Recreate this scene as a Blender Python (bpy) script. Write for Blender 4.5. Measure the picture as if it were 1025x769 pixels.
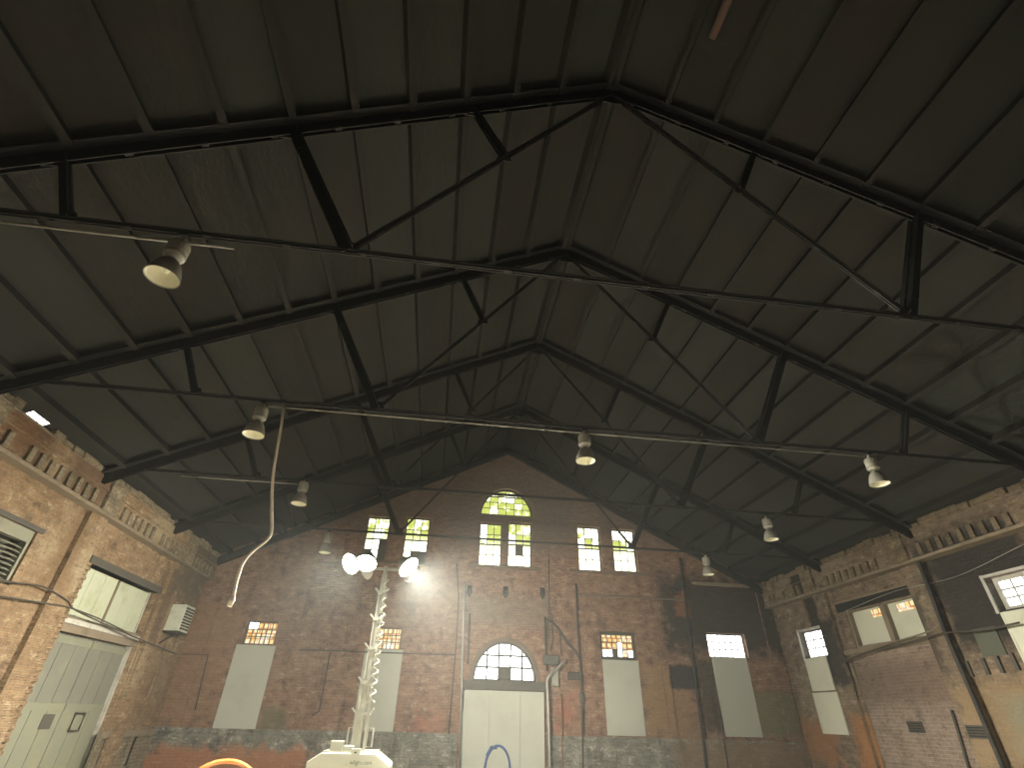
import bpy, bmesh, math, random
from mathutils import Vector, Matrix
random.seed(7)
for o in list(bpy.data.objects): bpy.data.objects.remove(o)
S = bpy.context.scene
COL = S.collection

# ------------------------------------------------------------------ camera
FPX = 498.6; PCX, PCY = 512.5, 384.5; EYE = 1.65
RM = ((0.99084247, 0.09208573, 0.0987493),
      (-0.13324921, 0.5487219, 0.82531747),
      (0.02181406, -0.83091786, 0.55596731))
cam_d = bpy.data.cameras.new('camera'); cam = bpy.data.objects.new('camera', cam_d); COL.objects.link(cam)
cam_d.sensor_width = 36; cam_d.sensor_fit = 'HORIZONTAL'; cam_d.lens = 36 * FPX / 1025
cam_d.clip_start = 0.05; cam_d.clip_end = 300
cam.matrix_world = Matrix(((RM[0][0], -RM[0][1], -RM[0][2], 0), (RM[1][0], -RM[1][1], -RM[1][2], 0),
                           (RM[2][0], -RM[2][1], -RM[2][2], EYE), (0, 0, 0, 1)))
S.camera = cam
# ------------------------------------------------------------------ world, exposure
W = bpy.data.worlds.new('daylight_sky'); S.world = W; W.use_nodes = True
wn = W.node_tree.nodes; wl = W.node_tree.links
sky = wn.new('ShaderNodeTexSky'); sky.sky_type = 'NISHITA'; sky.sun_disc = False
sky.sun_elevation = math.radians(50); sky.sun_rotation = math.radians(200)
wl.new(sky.outputs[0], wn['Background'].inputs[0]); wn['Background'].inputs[1].default_value = 0.16
wv = wn.new('ShaderNodeVolumeScatter'); wv.inputs['Density'].default_value = .0017; wv.inputs['Anisotropy'].default_value = .35   # dusty air, added mainly to give the veil of lens glare
wv.inputs['Color'].default_value = (.93, 1, .98, 1); wl.new(wv.outputs[0], wn['World Output'].inputs['Volume'])
S.view_settings.view_transform = 'Standard'; S.view_settings.look = 'None'
S.view_settings.gamma = 1; S.view_settings.use_curve_mapping = False
S.view_settings.exposure = 0.0
LAMP_W = 1500.0      # watts of one floodlight
LAMP_COL = (1.0, .94, .79)
# ------------------------------------------------------------------ measured places
CX = 2.25            # ridge line x
SL = 0.51            # roof slope
AP = 11.35           # rafter axis apex z
DK = AP + 0.31       # deck underside apex z
YB = 19.7            # back wall face
XL, XR = -8.3, 12.9  # side wall faces
XLT, XRT = -8.1, 12.6  # faces of the projecting friezes
YF = -9.0            # wall behind the camera
EAVE = 6.3
TRY = [-7.1, -3.25, 0.6, 4.45, 8.3, 12.1, 16.0]
PUR = [0.14, 1.05, 1.87, 2.69, 3.51, 4.33, 5.15, 5.97, 6.79, 7.61, 8.43, 9.25, 10.07]
def ray(px, py):
    v = (px - PCX, py - PCY, FPX)
    return Vector([sum(RM[i][k] * v[k] for k in range(3)) for i in range(3)])
def onY(px, py, Y): r = ray(px, py); r = r * (Y / r.y); return Vector((r.x, r.y, r.z + EYE))
def onX(px, py, X): r = ray(px, py); r = r * (X / r.x); return Vector((r.x, r.y, r.z + EYE))
def B(px, py, Y=YB): p = onY(px, py, Y); return p.x, p.z
def L(px, py): p = onX(px, py, XL); return p.y, p.z
def Rr(px, py): p = onX(px, py, XR); return p.y, p.z
def deckz(x): return DK - SL * abs(x - CX)

# ------------------------------------------------------------------ mesh helpers
class MB:
    def __init__(s): s.v = []; s.f = []
    def add(s, vs, fs):
        n = len(s.v); s.v += [tuple(v) for v in vs]; s.f += [tuple(i + n for i in f) for f in fs]; return s
    def box(s, x0, x1, y0, y1, z0, z1):
        return s.add([(x0,y0,z0),(x1,y0,z0),(x1,y1,z0),(x0,y1,z0),(x0,y0,z1),(x1,y0,z1),(x1,y1,z1),(x0,y1,z1)],
                     [(3,2,1,0),(4,5,6,7),(0,1,5,4),(1,2,6,5),(2,3,7,6),(3,0,4,7)])
    def bar(s, a, b, w, h, up=(0,0,1), ext=0.0):
        a = Vector(a); b = Vector(b); d = (b - a).normalized(); a = a - d*ext; b = b + d*ext
        u = Vector(up); u = (u - d * u.dot(d))
        if u.length < 1e-4: u = Vector((1,0,0)) - d * d.x
        u.normalize(); r = d.cross(u)
        vs = []
        for p in (a, b):
            for sx, sy in ((-1,-1),(1,-1),(1,1),(-1,1)): vs.append(p + r*(sx*w/2) + u*(sy*h/2))
        return s.add(vs, [(0,1,2,3),(7,6,5,4),(0,4,5,1),(1,5,6,2),(2,6,7,3),(3,7,4,0)])
    def tube(s, pts, r, n=8, closed=False):
        pts = [Vector(p) for p in pts]; m = len(pts); rs = r if isinstance(r, (list, tuple)) else [r]*m
        pu = None; vs = []
        for i, p in enumerate(pts):
            if closed: d = pts[(i+1) % m] - pts[i-1]
            else: d = pts[min(i+1, m-1)] - pts[max(i-1, 0)]
            d.normalize()
            if pu is None: pu = Vector((0,0,1)) if abs(d.z) < .9 else Vector((1,0,0))
            u = pu - d * pu.dot(d); u.normalize(); pu = u; w = d.cross(u)
            for k in range(n):
                a = 2*math.pi*k/n; vs.append(p + (u*math.cos(a) + w*math.sin(a))*rs[i])
        fs = []
        for i in range(m if closed else m-1):
            j = (i+1) % m
            for k in range(n): fs.append((i*n+k, i*n+(k+1)%n, j*n+(k+1)%n, j*n+k))
        if not closed: fs += [tuple(range(n-1,-1,-1)), tuple((m-1)*n+k for k in range(n))]
        return s.add(vs, fs)
    def lathe(s, prof, c=(0,0,0), n=24, axis='z', cap=True):
        c = Vector(c); vs = []
        for (r, h) in prof:
            for k in range(n):
                a = 2*math.pi*k/n; x, y = r*math.cos(a), r*math.sin(a)
                vs.append(c + (Vector((x,y,h)) if axis == 'z' else Vector((h,x,y)) if axis == 'x' else Vector((x,h,-y))))
        fs = []
        for i in range(len(prof)-1):
            for k in range(n): fs.append((i*n+k, i*n+(k+1)%n, (i+1)*n+(k+1)%n, (i+1)*n+k))
        if cap: fs += [tuple(range(n-1,-1,-1)), tuple((len(prof)-1)*n+k for k in range(n))]
        return s.add(vs, fs)
    def prism(s, poly, a, b, axis='y'):
        n = len(poly)
        def P(u, v, t): return (u,t,v) if axis == 'y' else (t,u,v) if axis == 'x' else (u,v,t)
        vs = [P(u,v,a) for u,v in poly] + [P(u,v,b) for u,v in poly]
        fs = [tuple(range(n)), tuple(range(2*n-1,n-1,-1))] + [(i,n+i,n+(i+1)%n,(i+1)%n) for i in range(n)]
        return s.add(vs, fs)
    def mesh(s, name, smooth=False, bevel=0.0, subdiv=0):
        me = bpy.data.meshes.new(name); me.from_pydata(s.v, [], s.f)
        bm = bmesh.new(); bm.from_mesh(me)
        bmesh.ops.recalc_face_normals(bm, faces=bm.faces)
        if bevel: bmesh.ops.bevel(bm, geom=list(bm.edges), offset=bevel, segments=1, affect='EDGES')
        uv = bm.loops.layers.uv.new('UVMap')
        for f in bm.faces:
            n = f.normal; ax = max(range(3), key=lambda i: abs(n[i]))
            for l in f.loops:
                c = l.vert.co
                l[uv].uv = (c.y, c.z) if ax == 0 else (c.x, c.z) if ax == 1 else (c.x, c.y)
            f.smooth = smooth
        bm.to_mesh(me); bm.free(); return me
    def build(s, name, mat, parent=None, smooth=False, bevel=0.0):
        me = s.mesh(name, smooth, bevel); return put(name, me, mat, parent)
def put(name, me, mat, parent=None, loc=None):
    if mat and not me.materials: me.materials.append(mat)
    o = bpy.data.objects.new(name, me); COL.objects.link(o)
    if parent: o.parent = parent; o.matrix_parent_inverse = Matrix.Translation(-Vector(parent.location))
    if loc: o.location = loc
    return o
def thing(name, label, cat, loc=(0,0,0), group=None):
    o = bpy.data.objects.new(name, None); COL.objects.link(o); o.location = loc; o.empty_display_size = .1
    tag(o, label, cat, group); return o
def tag(o, label, cat, group=None, kind=None):
    o['label'] = label; o['category'] = cat
    if group: o['group'] = group
    if kind: o['kind'] = kind
    return o
def struct(o, label, cat): return tag(o, label, cat, kind='structure')
def copy_tree(o, off, parent=None):
    c = o.copy(); COL.objects.link(c)
    if parent: c.parent = parent
    else: c.location = Vector(o.location) + Vector(off)
    for ch in o.children: copy_tree(ch, off, c)
    return c

# ------------------------------------------------------------------ node helpers
class NT:
    def __init__(s, name):
        s.m = bpy.data.materials.new(name); s.m.use_nodes = True; s.t = s.m.node_tree
        s.n = s.t.nodes; s.b = s.n['Principled BSDF']; s.out = s.n['Material Output']
    def sock(s, inp, v):
        if hasattr(v, 'is_output'): s.t.links.new(v, inp)
        elif isinstance(v, (tuple, list)) and len(v) == 3 and inp.type == 'RGBA': inp.default_value = (*v, 1)
        else: inp.default_value = v
    def math(s, op, a, b=0.0, c=None, clamp=False):
        n = s.n.new('ShaderNodeMath'); n.operation = op; n.use_clamp = clamp
        s.sock(n.inputs[0], a); s.sock(n.inputs[1], b)
        if c is not None: s.sock(n.inputs[2], c)
        return n.outputs[0]
    def mix(s, f, a, b, mode='MIX'):
        n = s.n.new('ShaderNodeMix'); n.data_type = 'RGBA'; n.blend_type = mode
        s.sock(n.inputs[0], f); s.sock(n.inputs[6], a); s.sock(n.inputs[7], b); return n.outputs[2]
    def uv(s):
        n = s.n.new('ShaderNodeTexCoord'); return n.outputs['UV']
    def pos(s):
        n = s.n.new('ShaderNodeNewGeometry'); return n.outputs['Position']
    def objco(s): return s.n.new('ShaderNodeTexCoord').outputs['Object']
    def xyz(s, v):
        n = s.n.new('ShaderNodeSeparateXYZ'); s.t.links.new(v, n.inputs[0]); return n.outputs
    def scale(s, v, sc, off=(0,0,0)):
        n = s.n.new('ShaderNodeMapping'); s.t.links.new(v, n.inputs[0]); n.inputs['Scale'].default_value = sc
        n.inputs['Location'].default_value = off; return n.outputs[0]
    def noise(s, v, sc, det=4.0, rough=.6, w=None):
        n = s.n.new('ShaderNodeTexNoise'); s.t.links.new(v, n.inputs['Vector'])
        n.inputs['Scale'].default_value = sc; n.inputs['Detail'].default_value = det; n.inputs['Roughness'].default_value = rough
        return n.outputs['Fac']
    def ss(s, x, lo, hi):
        n = s.n.new('ShaderNodeMapRange'); n.interpolation_type = 'SMOOTHSTEP'; s.sock(n.inputs[0], x)
        n.inputs[1].default_value = lo; n.inputs[2].default_value = hi; return n.outputs[0]
    def bump(s, h, st, dist=.02, prev=None):
        n = s.n.new('ShaderNodeBump'); s.sock(n.inputs['Height'], h); n.inputs['Strength'].default_value = st
        n.inputs['Distance'].default_value = dist
        if prev is not None: s.t.links.new(prev, n.inputs['Normal'])
        return n.outputs[0]
    def rnd(s): return s.n.new('ShaderNodeObjectInfo').outputs['Random']
    def done(s, col, rough=.8, nor=None, metal=0.0, spec=.3):
        s.sock(s.b.inputs['Base Color'], col); s.sock(s.b.inputs['Roughness'], rough)
        s.b.inputs['Metallic'].default_value = metal; s.b.inputs['Specular IOR Level'].default_value = spec
        if nor is not None: s.t.links.new(nor, s.b.inputs['Normal'])
        return s.m
def paint(name, col, rough=.6, var=.25, sc=3.0, metal=0.0, bump=.15, dirt=(.12,.09,.06), dirt_amt=.35, spec=.3):
    k = NT(name); p = k.pos(); n1 = k.noise(p, sc, 5); n2 = k.noise(p, sc*6, 4)
    c = k.mix(k.math('MULTIPLY', k.ss(n1, .45, .75), dirt_amt), col, dirt)
    c = k.mix(k.math('MULTIPLY', n2, var), c, tuple(x*.55 for x in col))
    return k.done(c, rough, k.bump(n2, bump, .01), metal, spec)
def brickmat(name, c1, c2, mortar, wash, wash_amt, soot_amt, stains=(), bump=.6, var_sc=.55, soot=(.025,.022,.02)):
    k = NT(name); uv = k.uv(); u, v, _ = k.xyz(uv)
    wob = k.noise(uv, 1.3, 2)
    bt = k.n.new('ShaderNodeTexBrick'); k.t.links.new(uv, bt.inputs['Vector'])
    bt.inputs['Scale'].default_value = 1; bt.inputs['Brick Width'].default_value = .23; bt.inputs['Row Height'].default_value = .085
    bt.inputs['Mortar Size'].default_value = .009; bt.inputs['Mortar Smooth'].default_value = .35; bt.inputs['Bias'].default_value = -.1
    k.sock(bt.inputs['Color1'], c1); k.sock(bt.inputs['Color2'], c2); k.sock(bt.inputs['Mortar'], mortar)
    col = bt.outputs['Color']; fac = bt.outputs['Fac']
    big = k.noise(uv, var_sc, 5, .62); mid = k.noise(uv, 2.3, 6, .7); fine = k.noise(uv, 14, 4, .7)
    streak = k.noise(k.scale(uv, (2.2, .35, 1)), 1.0, 4, .65)
    # hue drift from brick to brick and over the field
    col = k.mix(k.ss(mid, .35, .75), col, k.mix(.5, col, tuple(x*.45 for x in c2)))
    # remains of limewash / plaster
    wm = k.math('MULTIPLY', k.ss(k.math('ADD', k.math('MULTIPLY', big, .65), k.math('MULTIPLY', fine, .35)), .5 , .64), wash_amt)
    col = k.mix(wm, col, wash)
    # soot streaks
    sm = k.math('MULTIPLY', k.ss(k.math('ADD', k.math('MULTIPLY', streak, .6), k.math('MULTIPLY', mid, .4)), .5, .68), soot_amt)
    col = k.mix(sm, col, soot)
    spk = k.noise(k.scale(uv, (1, 1.9, 1)), 2.7, 8, .8)
    col = k.mix(k.math('MULTIPLY', k.ss(spk, .53, .64), .75), col, tuple(min(1, x*1.25) for x in wash))
    col = k.mix(k.math('MULTIPLY', k.ss(spk, .47, .36), .75), col, tuple(x*.38 for x in c2))
    for (u0, v0, hu, hv, sc_, amt, soft, tilt) in stains:
        du = k.math('SUBTRACT', k.math('SUBTRACT', u, u0), k.math('MULTIPLY', k.math('SUBTRACT', v, v0), tilt))
        d = k.math('MAXIMUM', k.math('SUBTRACT', k.math('ABSOLUTE', du), hu),
                   k.math('SUBTRACT', k.math('ABSOLUTE', k.math('SUBTRACT', v, v0)), hv))
        d = k.math('ADD', d, k.math('MULTIPLY', k.math('SUBTRACT', mid, .5), soft*6))
        m = k.math('MULTIPLY', k.math('SUBTRACT', 1.0, k.ss(d, -soft, soft)), amt)
        col = k.mix(m, col, sc_)
    col = k.mix(k.math('MULTIPLY', fine, .5), col, k.mix(1.0, col, (.45,.42,.4), 'MULTIPLY'))
    h = k.math('ADD', k.math('MULTIPLY', fac, -1.0), k.math('MULTIPLY', fine, 1.4))
    h = k.math('ADD', h, k.math('ADD', k.math('MULTIPLY', mid, 1.5), k.math('MULTIPLY', spk, 2.5)))
    return k.done(col, .92, k.bump(h, bump, .035), 0, .15)
def emit(name, fn):
    k = NT(name); col, st = fn(k)
    e = k.n.new('ShaderNodeEmission'); k.sock(e.inputs[0], col); k.sock(e.inputs[1], st)
    k.t.links.new(e.outputs[0], k.out.inputs[0]); k.n.remove(k.b); return k.m

# ------------------------------------------------------------------ materials
BLK = (.018,.017,.016)
bl = lambda px, py: B(px, py)
def bst(x0, y0, x1, y1, col, amt, soft=.15, tilt=0):   # stain on the back wall from two opposite corners (pixels -> wall metres)
    a = B(x0, y0); b = B(x1, y1); return ((a[0]+b[0])/2, (a[1]+b[1])/2, abs(b[0]-a[0])/2, abs(b[1]-a[1])/2, col, amt, soft, tilt)
def rst(y0, y1, z0, z1, col, amt, soft=.15, tilt=0): return ((y0+y1)/2, (z0+z1)/2, abs(y1-y0)/2, abs(z1-z0)/2, col, amt, soft, tilt)
M = {}
M['brick_back'] = brickmat('old_red_brick', (.30,.175,.12), (.24,.135,.095), (.28,.20,.145), (.35,.26,.19), .5, .5, [
    rst(8.3, 13.2, 3.8, 6.5, (.035,.034,.031), .90, .4),          # burnt corner
    rst(9.3, 10.2, 1.4, 3.6, (.045,.043,.035), .8, .15),
    rst(8.9, 9.4, 5.0, 5.9, (.24,.11,.06), .8, .12),
    rst(-8.4, 13, 7.6, 12, (.15,.115,.095), .75, .5),             # plastered gable
    rst(0.0, 4.9, 7.0, 9.9, (.13,.11,.09), .6, .35),
    rst(.85, 3.95, 4.4, 5.4, (.20,.17,.14), .55, .2),
    rst(4.2, 4.7, 1.5, 2.2, (.34,.13,.08), .7, .3),
    rst(-.5, .2, 1.2, 1.6, (.33,.13,.08), .7, .3),
    rst(-5.3, -4.5, 1.1, 1.7, (.12,.13,.07), .7, .15),
    rst(11.4, 12.9, 1.3, 2.6, (.17,.18,.10), .75, .12),
    rst(7.3, 9.0, 1.2, 3.3, (.30,.19,.09), .6, .25),
    rst(-8.4, -6.8, 1.2, 4.6, (.27,.16,.09), .6, .3),
    rst(8.3, 9.4, 2.6, 3.36, (.035,.035,.037), .95, .06)], .7)       # dark square patch
M['brick_left'] = brickmat('limewashed_orange_brick', (.37,.25,.145), (.30,.195,.115), (.37,.29,.19), (.46,.38,.25), .8, .45, [
    rst(9.0, 10.2, 5.5, 6.5, (.15,.075,.04), .75, .25),
    rst(11.0, 12.5, 5.5, 6.5, (.15,.09,.06), .75, .25),
    rst(12.1, 12.6, 3.7, 5.4, (.2,.12,.06), .6, .2),
    rst(16.7, 17.5, 3.2, 5.2, (.15,.10,.065), .7, .1),
    rst(17.3, 19.7, 4.6, 6.4, (.13,.11,.085), .8, .3),
    rst(17.5, 19.7, 1.2, 3.2, (.20,.12,.07), .5, .3)], .9)
M['brick_right'] = brickmat('sooty_brown_brick', (.25,.185,.13), (.195,.145,.105), (.27,.22,.165), (.33,.28,.2), .7, .55, [
    rst(9.6, 12.35, 3.3, 5.85, (.035,.034,.034), .93, .25),
    rst(17.0, 17.7, 3.0, 6.4, (.022,.021,.02), .9, .1),
    rst(16.4, 17.6, 2.7, 4.6, (.03,.03,.03), .85, .15),
    rst(12.9, 13.6, 2.9, 4.6, (.05,.045,.04), .8, .2),
    rst(16.1, 17.0, .2, 1.9, (.42,.19,.07), .7, .25, -.2),
    rst(18.0, 19.7, .6, 1.8, (.36,.17,.07), .7, .3),
    rst(11.0, 13.0, .9, 2.6, (.36,.26,.15), .7, .2),
    rst(10.0, 11.9, .9, 2.2, (.25,.27,.20), .6, .25)], .8)
M['brick_infill'] = brickmat('pinkish_infill_brick', (.36,.275,.22), (.29,.22,.175), (.43,.38,.31), (.34,.28,.22), .5, .35, [
    rst(13.1, 16.4, 2.2, 3.2, (.15,.10,.075), .6, .25)], .9)
M['brick_front'] = brickmat('plain_brick', (.20,.10,.06), (.14,.07,.045), (.2,.16,.12), (.25,.2,.15), .4, .6)
M['dado'] = brickmat('worn_grey_paint', (.25,.24,.20), (.19,.185,.16), (.21,.2,.17), (.44,.43,.36), .75, .7, [
    rst(-8.3, -3.6, 0, .68, (.42,.17,.08), .8, .2),
    rst(8.2, 13, 0, 1.2, (.27,.18,.11), .75, .3)], .8, 1.1)
M['stone'] = brickmat('pale_sandstone', (.34,.29,.20), (.27,.22,.15), (.25,.2,.14), (.42,.36,.24), .6, .5, [], 1.0, 1.2)
M['stone_right'] = brickmat('dirty_sandstone', (.25,.20,.13), (.20,.15,.10), (.2,.16,.11), (.30,.25,.17), .5, .6, [], 1.0, 1.2)
M['ledge'] = paint('ledge_mortar', (.21,.17,.12), .9, .5, 4, dirt_amt=.7, bump=.5)
M['ledge_back'] = paint('back_ledge_mortar', (.15,.11,.085), .9, .5, 4, dirt_amt=.7, bump=.5)
def deckmat():
    k = NT('sooty_roof_board'); p = k.pos(); r = k.rnd()
    n1 = k.noise(p, .7, 5, .65); n2 = k.noise(k.scale(p, (1, .25, 1)), 3, 5, .7); n3 = k.noise(p, 18, 3)
    c = k.mix(k.ss(r, .15, .8), (.0235,.0255,.021), (.017,.018,.0155))
    c = k.mix(k.math('MULTIPLY', k.ss(k.math('ADD', n1, k.math('MULTIPLY', r, .18)), .56, .72), .5), c, (.028,.021,.017))
    c = k.mix(k.math('MULTIPLY', k.ss(n2, .5, .75), .6), c, (.015,.0145,.0125))
    return k.done(c, .85, k.bump(k.math('ADD', n2, k.math('MULTIPLY', n3, .3)), .5, .03), 0, .2)
M['deck'] = deckmat()
M['steel'] = paint('sooty_black_steel', (.011,.011,.010), .65, .4, 2, dirt=(.022,.018,.014), dirt_amt=.5, bump=.3)
M['wood'] = paint('charred_timber', (.017,.016,.013), .85, .5, 3, dirt=(.010,.009,.008), dirt_amt=.6, bump=.5)
M['rust'] = paint('rusty_pipe', (.20,.085,.045), .8, .4, 6, bump=.3)
M['rust_dark'] = paint('sooty_rust', (.075,.045,.034), .85, .4, 6, bump=.3)
M['darkpipe'] = paint('dark_conduit', (.05,.042,.034), .6, .3, 5, bump=.2)
M['greypipe'] = paint('galvanised_pipe', (.33,.33,.31), .4, .2, 5, metal=.6, bump=.1, dirt_amt=.2)
M['board'] = paint('grey_painted_plywood', (.36,.37,.32), .8, .10, .8, bump=.08, dirt=(.27,.27,.22), dirt_amt=.4)
M['board_right'] = paint('brightened_painted_plywood', (.52,.53,.43), .8, .10, .8, bump=.08, dirt=(.34,.34,.26), dirt_amt=.4)  # board tone raised on this wall, stronger light put into the colour
M['frame'] = paint('dark_window_frame', (.07,.065,.055), .7, .3, 6, bump=.3)
M['frame_pale'] = paint('worn_white_frame', (.42,.41,.36), .7, .3, 6, bump=.3, dirt_amt=.5)
M['transom'] = paint('green_white_whitewash', (.43,.46,.34), .85, .3, 1.5, bump=.2, dirt=(.30,.29,.17), dirt_amt=.75)
M['doorgrey'] = paint('worn_grey_green_door', (.16,.16,.13), .75, .25, 1.3, bump=.2, dirt=(.23,.22,.16), dirt_amt=.75)
M['doorpale'] = paint('pale_green_door_boards', (.19,.195,.145), .8, .25, 1.6, bump=.2, dirt=(.24,.22,.14), dirt_amt=.7)
M['white'] = paint('white_enamel', (.50,.51,.43), .45, .08, 3, bump=.02, dirt=(.5,.48,.38), dirt_amt=.3, spec=.4)
M['mast'] = paint('galvanised_mast', (.52,.52,.45), .45, .15, 5, metal=.3, bump=.05, dirt_amt=.15)
M['black'] = paint('black_rubber', (.02,.02,.02), .6, .2, 5, bump=.1)
M['lamp_grey'] = paint('dusty_grey_aluminium', (.30,.29,.25), .55, .25, 9, metal=.2, bump=.1, dirt_amt=.4)
M['lamp_in'] = paint('cream_reflector', (.80,.78,.62), .5, .08, 6, bump=.02, dirt_amt=.1)
M['cable'] = paint('white_cable', (.74,.66,.54), .6, .08, 6, bump=.05, dirt_amt=.15)
M['orange'] = paint('orange_plastic', (.72,.24,.06), .5, .12, 4, bump=.1, dirt=(.65,.42,.22), dirt_amt=.5)
M['blue'] = paint('blue_spray_paint', (.05,.10,.24), .7, .2, 5, bump=.05)
M['ac'] = paint('pale_grey_casing', (.47,.49,.40), .55, .1, 4, bump=.03, dirt_amt=.25)
M['concrete'] = paint('dusty_concrete', (.50,.47,.40), .9, .3, .8, bump=.3, dirt_amt=.5)
M['print'] = paint('dark_print', (.10,.10,.075), .7, .1, 4, dirt_amt=0)
M['patch'] = paint('dark_green_grey_plaster', (.085,.09,.07), .9, .4, 3, dirt_amt=.4)
M['louvre'] = paint('dull_grey_louvre', (.20,.20,.15), .8, .3, 4, dirt_amt=.6)
M['tyre'] = M['black']
def pane_green(k):
    p = k.pos(); r = k.rnd(); n = k.noise(p, 5.0, 4, .6)
    f = k.ss(k.math('ADD', n, k.math('MULTIPLY', k.math('SUBTRACT', r, .5), .45)), .42, .62)
    z = k.xyz(p)[2]; f = k.math('MAXIMUM', f, k.math('MULTIPLY', k.ss(z, 7.7, 6.9), .8))
    return k.mix(f, (.62,.70,.14), (1.0,1.0,.86)), k.math('ADD', 1.1, k.math('MULTIPLY', f, 1.9))
M['pane_green'] = emit('daylit_leafy_glass', pane_green)
def pane_white(k):
    n = k.noise(k.pos(), 5, 3); return k.mix(n, (.9,.95,1), (1,1,.96)), 5.0
M['pane_white'] = emit('daylit_bright_glass', pane_white)
def pane_orange(k):
    p = k.pos(); bt = k.n.new('ShaderNodeTexBrick'); k.t.links.new(k.uv(), bt.inputs['Vector'])
    bt.inputs['Scale'].default_value = 1; bt.inputs['Brick Width'].default_value = .2; bt.inputs['Row Height'].default_value = .16
    bt.inputs['Mortar Size'].default_value = .03; bt.inputs['Mortar Smooth'].default_value = .5
    k.sock(bt.inputs['Color1'], (1,.86,.5)); k.sock(bt.inputs['Color2'], (1,.62,.2)); k.sock(bt.inputs['Mortar'], (.55,.22,.06))
    n = k.noise(p, 2.5, 3); return k.mix(k.ss(n, .5, .75), bt.outputs['Color'], (1,.97,.85)), 1.15
M['pane_orange'] = emit('glass_with_sunlit_brick_beyond', pane_orange)
M['lens'] = emit('floodlight_lens', lambda k: ((1.0,.97,.86), 40.0))

# ------------------------------------------------------------------ the setting
def wall_mesh(name, axis, face, out, u0, u1, z0, z1, holes, cut=False):
    """Wall with rectangular openings: face = inner face coordinate, out = outer face coordinate."""
    us = sorted({u0, u1, *[h[0] for h in holes], *[h[1] for h in holes]})
    zs = sorted({z0, z1, *[h[2] for h in holes], *[h[3] for h in holes]})
    solid = {}
    for i in range(len(us)-1):
        for j in range(len(zs)-1):
            cu, cz = (us[i]+us[i+1])/2, (zs[j]+zs[j+1])/2
            solid[i,j] = not any(h[0] < cu < h[1] and h[2] < cz < h[3] for h in holes)
    P = (lambda u,z,t: (u,t,z)) if axis == 'y' else (lambda u,z,t: (t,u,z))
    bm = bmesh.new(); cache = {}
    def V(u,z,t):
        key = (round(u,5),round(z,5),t)
        if key not in cache: cache[key] = bm.verts.new(P(u,z,t))
        return cache[key]
    for (i,j), s in solid.items():
        if not s: continue
        a,b,c,d = us[i],us[i+1],zs[j],zs[j+1]
        for t in (face, out): bm.faces.new([V(a,c,t),V(b,c,t),V(b,d,t),V(a,d,t)])
        for (di,dj,e) in ((-1,0,((a,c),(a,d))),(1,0,((b,c),(b,d))),(0,-1,((a,c),(b,c))),(0,1,((a,d),(b,d)))):
            if not solid.get((i+di,j+dj), False):
                (p,q),(r,s2) = e; bm.faces.new([V(p,q,face),V(r,s2,face),V(r,s2,out),V(p,q,out)])
    if cut:
        for sg in (-1, 1):
            bmesh.ops.bisect_plane(bm, geom=list(bm.verts)+list(bm.edges)+list(bm.faces), plane_co=(CX,0,DK-.02),
                                   plane_no=(sg*SL,0,1), clear_outer=True)
    bmesh.ops.recalc_face_normals(bm, faces=bm.faces)
    uv = bm.loops.layers.uv.new('UVMap')
    for f in bm.faces:
        n = f.normal; ax = max(range(3), key=lambda i: abs(n[i]))
        for l in f.loops:
            c = l.vert.co; l[uv].uv = (c.y,c.z) if ax == 0 else (c.x,c.z) if ax == 1 else (c.x,c.y)
    me = bpy.data.meshes.new(name); bm.to_mesh(me); bm.free(); return me

floor = MB().box(XL-.6, XR+.6, YF-.5, YB+.6, -.3, 0).build('floor', M['concrete'])
struct(floor, 'dusty grey concrete floor of the hall', 'floor')

# openings on the back wall (X0, X1, Z0, Z1), read off the photograph on the wall plane
def bh(x0, y0, x1, y1):
    a = B(x0, y1); b = B(x1, y0); return (a[0], b[0], a[1], b[1])
UP = [  # upper windows: x0,x1,z0,z1
    (B(368,520)[0], B(391,520)[0], 6.42, B(380,517)[1]),
    (B(407,520)[0], B(431,520)[0], 6.42, B(420,518)[1]),
    (B(480,545)[0]-.02, B(502.5,545)[0], B(490,566)[1], B(490,523)[1]),
    (B(508.5,545)[0], B(532,545)[0]+.02, B(520,567)[1], B(520,523)[1]),
    (B(579,550)[0], B(602,550)[0], B(590,571)[1], B(590,527)[1]),
    (B(614,550)[0], B(637,550)[0], B(626,572)[1], B(626,530)[1])]
ARC_U = (UP[2][0]-.03, UP[3][1]+.03, B(505,515.5)[1], B(505,489)[1])
LOW = [bh(241,622,279,645), bh(371,628,403,650), bh(602,633,636,660), bh(711,635,745,658)]
LOW = [(a, b, c, d) for a, b, c, d in LOW]
ARC_D = (B(473,682)[0], B(537,682)[0], B(505,682)[1], B(505,642)[1])
DOOR = (B(463,700)[0], B(546,700)[0], 0.0, B(505,691)[1])
wall_back = put('wall_back', wall_mesh('wall_back', 'y', YB, YB+.55, XL-.55, XR+.55, 0, 11.8, UP+[ARC_U]+LOW+[ARC_D, DOOR], cut=True), M['brick_back'])
struct(wall_back, 'red brown brick gable wall with arched windows at the far end', 'wall')
DL0, DL1 = 13.38, 16.85
LOUV = (9.7, 11.34, 3.55, 4.57)
wall_left = put('wall_left', wall_mesh('wall_left', 'x', XL, XL-.55, YF, YB, 0, EAVE, [(DL0, DL1, 0, 4.45), LOUV]), M['brick_left'])
struct(wall_left, 'warm limewashed brick side wall with tall double doors', 'wall')
RW1 = (Rr(826,640)[0], Rr(801,640)[0], Rr(812,659)[1], Rr(812,630)[1])
RW2 = (9.0, Rr(990,590)[0], Rr(1010,610)[1], Rr(1010,573)[1])
RP = (Rr(928,620)[0]-.1, Rr(851,620)[0]+.1, 3.62, 4.72)
RIN = (13.0, 16.25, 0, 3.62)
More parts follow.
